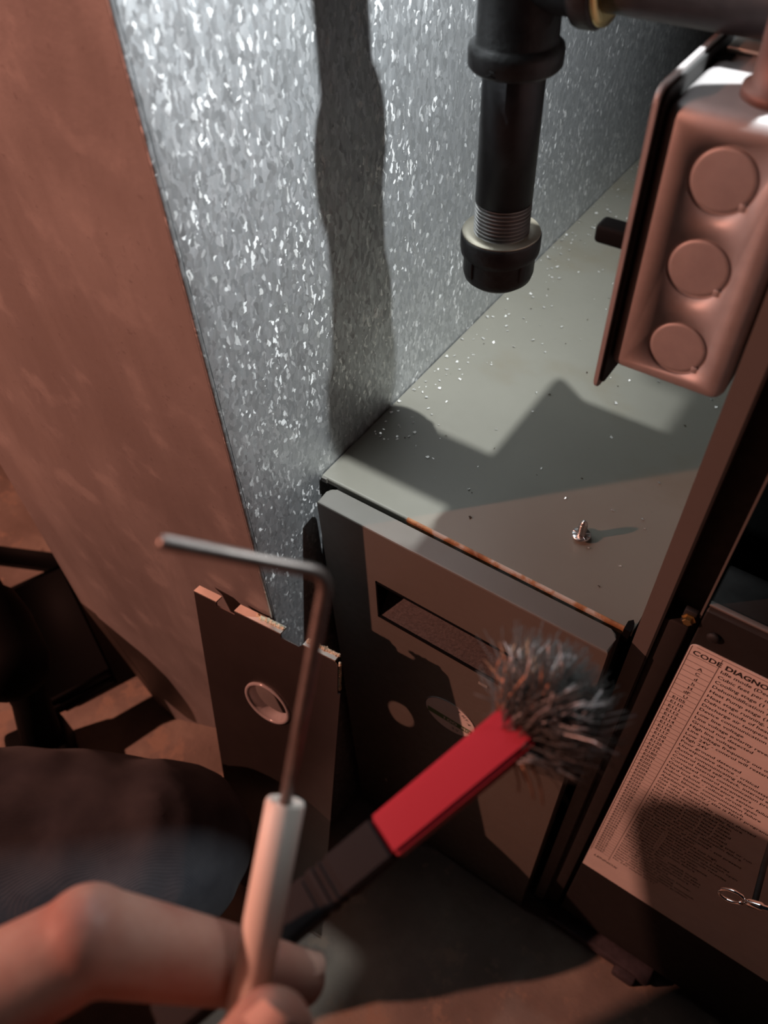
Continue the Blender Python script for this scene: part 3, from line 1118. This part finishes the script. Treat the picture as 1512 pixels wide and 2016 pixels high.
# ------------------------------------------------------------------ the person: left hand, sleeve, denim leg
per = thing('person', 'kneeling person in dark jeans whose left hand holds the sensor and brush', 'person', (-.30, -.20, FL))
J = dict(iM=(-.1035, -.0376, -.2040), iP=(-.0868, -.0073, -.2022), iD=(-.0656, .0057, -.2202), iT=(-.0492, .0158, -.2343),
         thT=(-.0404, .0016, -.2018), thI=(-.0395, -.0179, -.2050), thM=(-.0501, -.0460, -.2160), wr=(-.1044, -.0951, -.2278),
         mM=(-.1075, -.0541, -.2180), mP=(-.0887, -.0392, -.2519), mD=(-.0721, -.0390, -.2815), mT=(-.0730, -.0503, -.2664),
         rM=(-.1131, -.0715, -.2428), rP=(-.0915, -.0580, -.2791), rD=(-.0739, -.0591, -.3021), rT=(-.0758, -.0673, -.2831),
         lM=(-.1172, -.0895, -.2635), lP=(-.0954, -.0766, -.2949), lD=(-.0805, -.0759, -.3102), lT=(-.0798, -.0804, -.2925))
J = {k: Vector(v) for k, v in J.items()}
J['el'] = Vector((-.355, -.139, -.238))
J['th0'] = (J['wr'] * .55 + J['thM'] * .45)


def remeshed(mb, name, m, voxel, smooth_it, parent):
    o = mb.build(name, m, parent)
    r = o.modifiers.new('r', 'REMESH'); r.mode = 'VOXEL'; r.voxel_size = voxel
    s = o.modifiers.new('s', 'SMOOTH'); s.factor = .5; s.iterations = smooth_it
    bpy.context.view_layer.update()
    me = bpy.data.meshes.new_from_object(o.evaluated_get(bpy.context.evaluated_depsgraph_get()))
    o.modifiers.clear()
    old = o.data
    o.data = me
    bpy.data.meshes.remove(old)
    for p in me.polygons:
        p.use_smooth = True
    return o


def limb(mb, pts, rads, n=20):
    """round-ended tapering limb"""
    pp, rr_ = [], []
    for i in range(len(pts) - 1):
        for k in range(6):
            t = k / 6
            pp.append(pts[i] * (1 - t) + pts[i + 1] * t)
            rr_.append(rads[i] * (1 - t) + rads[i + 1] * t)
    pp.append(pts[-1]); rr_.append(rads[-1])
    d0 = (pp[0] - pp[1]).normalized(); d1 = (pp[-1] - pp[-2]).normalized()
    a = [(pp[0] + d0 * rr_[0] * math.sin(q), rr_[0] * max(.02, math.cos(q))) for q in (1.55, 1.3, 1.0, .7, .35)]
    b = [(pp[-1] + d1 * rr_[-1] * math.sin(q), rr_[-1] * max(.02, math.cos(q))) for q in (.35, .7, 1.0, 1.3, 1.55)]
    mb.tube([x for x, _ in a] + pp + [x for x, _ in b], [r for _, r in a] + rr_ + [r for _, r in b], n)


def ball(mb, c, r):
    t = bmesh.new()
    bmesh.ops.create_uvsphere(t, u_segments=20, v_segments=12, radius=r)
    for q in t.verts:
        q.co += c
    mb.merge(t, None, True)


mb = MB()
limb(mb, [J['iM'], J['iP'], J['iD'], J['iT']], [.0131, .0118, .0098, .0076])
ball(mb, J['iP'] + Vector((-.001, -.0003, .0010)), .0120)
limb(mb, [J['mM'], J['mP'], J['mD'], J['mT']], [.0128, .0112, .0096, .0080])
limb(mb, [J['rM'], J['rP'], J['rD'], J['rT']], [.0120, .0106, .0090, .0076])
limb(mb, [J['lM'], J['lP'], J['lD'], J['lT']], [.0108, .0092, .0080, .0068])
limb(mb, [J['th0'], J['thM'], J['thI'], J['thT']], [.0170, .0140, .0118, .0100])
ball(mb, J['thT'] + (J['thI'] - J['thT']) * .35, .0112)
for k in ('iM', 'mM', 'rM', 'lM'):                # the palm
    limb(mb, [J['wr'], J[k]], [.0190, .0130])
limb(mb, [J['thM'] * .6 + J['wr'] * .4, J['iM'] * .7 + J['mM'] * .3], [.015, .0125])
limb(mb, [J['thM'], J['iM'] * .8 + J['iP'] * .2], [.0085, .0075])
limb(mb, [J['wr'], J['wr'] * .6 + J['el'] * .4, J['el']], [.0240, .0310, .0380])
hand = remeshed(mb, 'left_hand', M['skin'], .0014, 5, per)


def nail(tipn, prevn, side, r, w, ln):
    d = (J[tipn] - J[prevn]).normalized()
    n = (side - d * side.dot(d)).normalized()
    e = d.cross(n)
    mb = MB()
    t = bmesh.new()
    grid = []
    for i in range(7):
        row = []
        for k in range(9):
            a = (k / 8 - .5) * 2
            ss = i / 6
            wd = w * (1 - .25 * max(0, ss - .7) / .3 * a * a)
            lift = r * math.cos(a * .85) + .0003
            row.append(t.verts.new(J[tipn] + d * (-ln * .55 + ln * ss) + e * wd * a + n * lift))
        grid.append(row)
    for i in range(6):
        for k in range(8):
            t.faces.new((grid[i][k], grid[i][k + 1], grid[i + 1][k + 1], grid[i + 1][k]))
    mb.merge(t, None, True)
    mb.build('fingernail', M['nail'], per)


nail('thT', 'thI', Vector((.25, -.15, 1.0)), .0098, .0070, .0135)
nail('iT', 'iD', Vector((.3, .9, .15)), .0072, .0052, .0100)

mb = MB()
limb(mb, [J['el'], Vector((-.374, -.202, -.325)), Vector((-.380, -.315, -.42))], [.050, .058, .072], 28)  # unseen hanging limb, added to cast shadow on label and floor
limb(mb, [J['wr'] * .5 + J['el'] * .5, J['el'], Vector((-.30, -.40, -.05))], [.042, .054, .060], 28)
sl = remeshed(mb, 'sleeve_and_shadow_limb', M['sleeve'], .004, 4, per)
tag(sl, 'dark sleeve with an added hanging limb that shades the label')
mb = MB()
kn = Vector((-.2640, .0480, -.6030))
limb(mb, [Vector((-.64, -.30, -.545)), Vector((-.500, -.165, -.580)), Vector((-.374, -.042, -.578)), kn], [.090, .082, .076, .066], 32)
limb(mb, [kn, Vector((-.36, .010, -.665)), Vector((-.470, -.060, -.712))], [.064, .066, .056], 32)
limb(mb, [Vector((-.470, -.060, -.712)), Vector((-.560, -.140, -.755))], [.056, .046])
leg = remeshed(mb, 'jeans_leg', M['denim'], .005, 4, per)
for v in leg.data.vertices:                        # soft folds of the cloth
    c0 = v.co * 1.0
    v.co += v.normal * (.006 * noise.noise(c0 * 14) + .003 * noise.noise(c0 * 38))
tag(leg, 'dark denim trouser leg')
mb = MB()
limb(mb, [Vector((-.575, -.115, -.760)), Vector((-.580, -.135, FL + .045)), Vector((-.520, -.20, FL + .040)), Vector((-.460, -.26, FL + .030))], [.044, .042, .038, .030], 24)
shoe = remeshed(mb, 'boot', M['blk'], .004, 3, per)
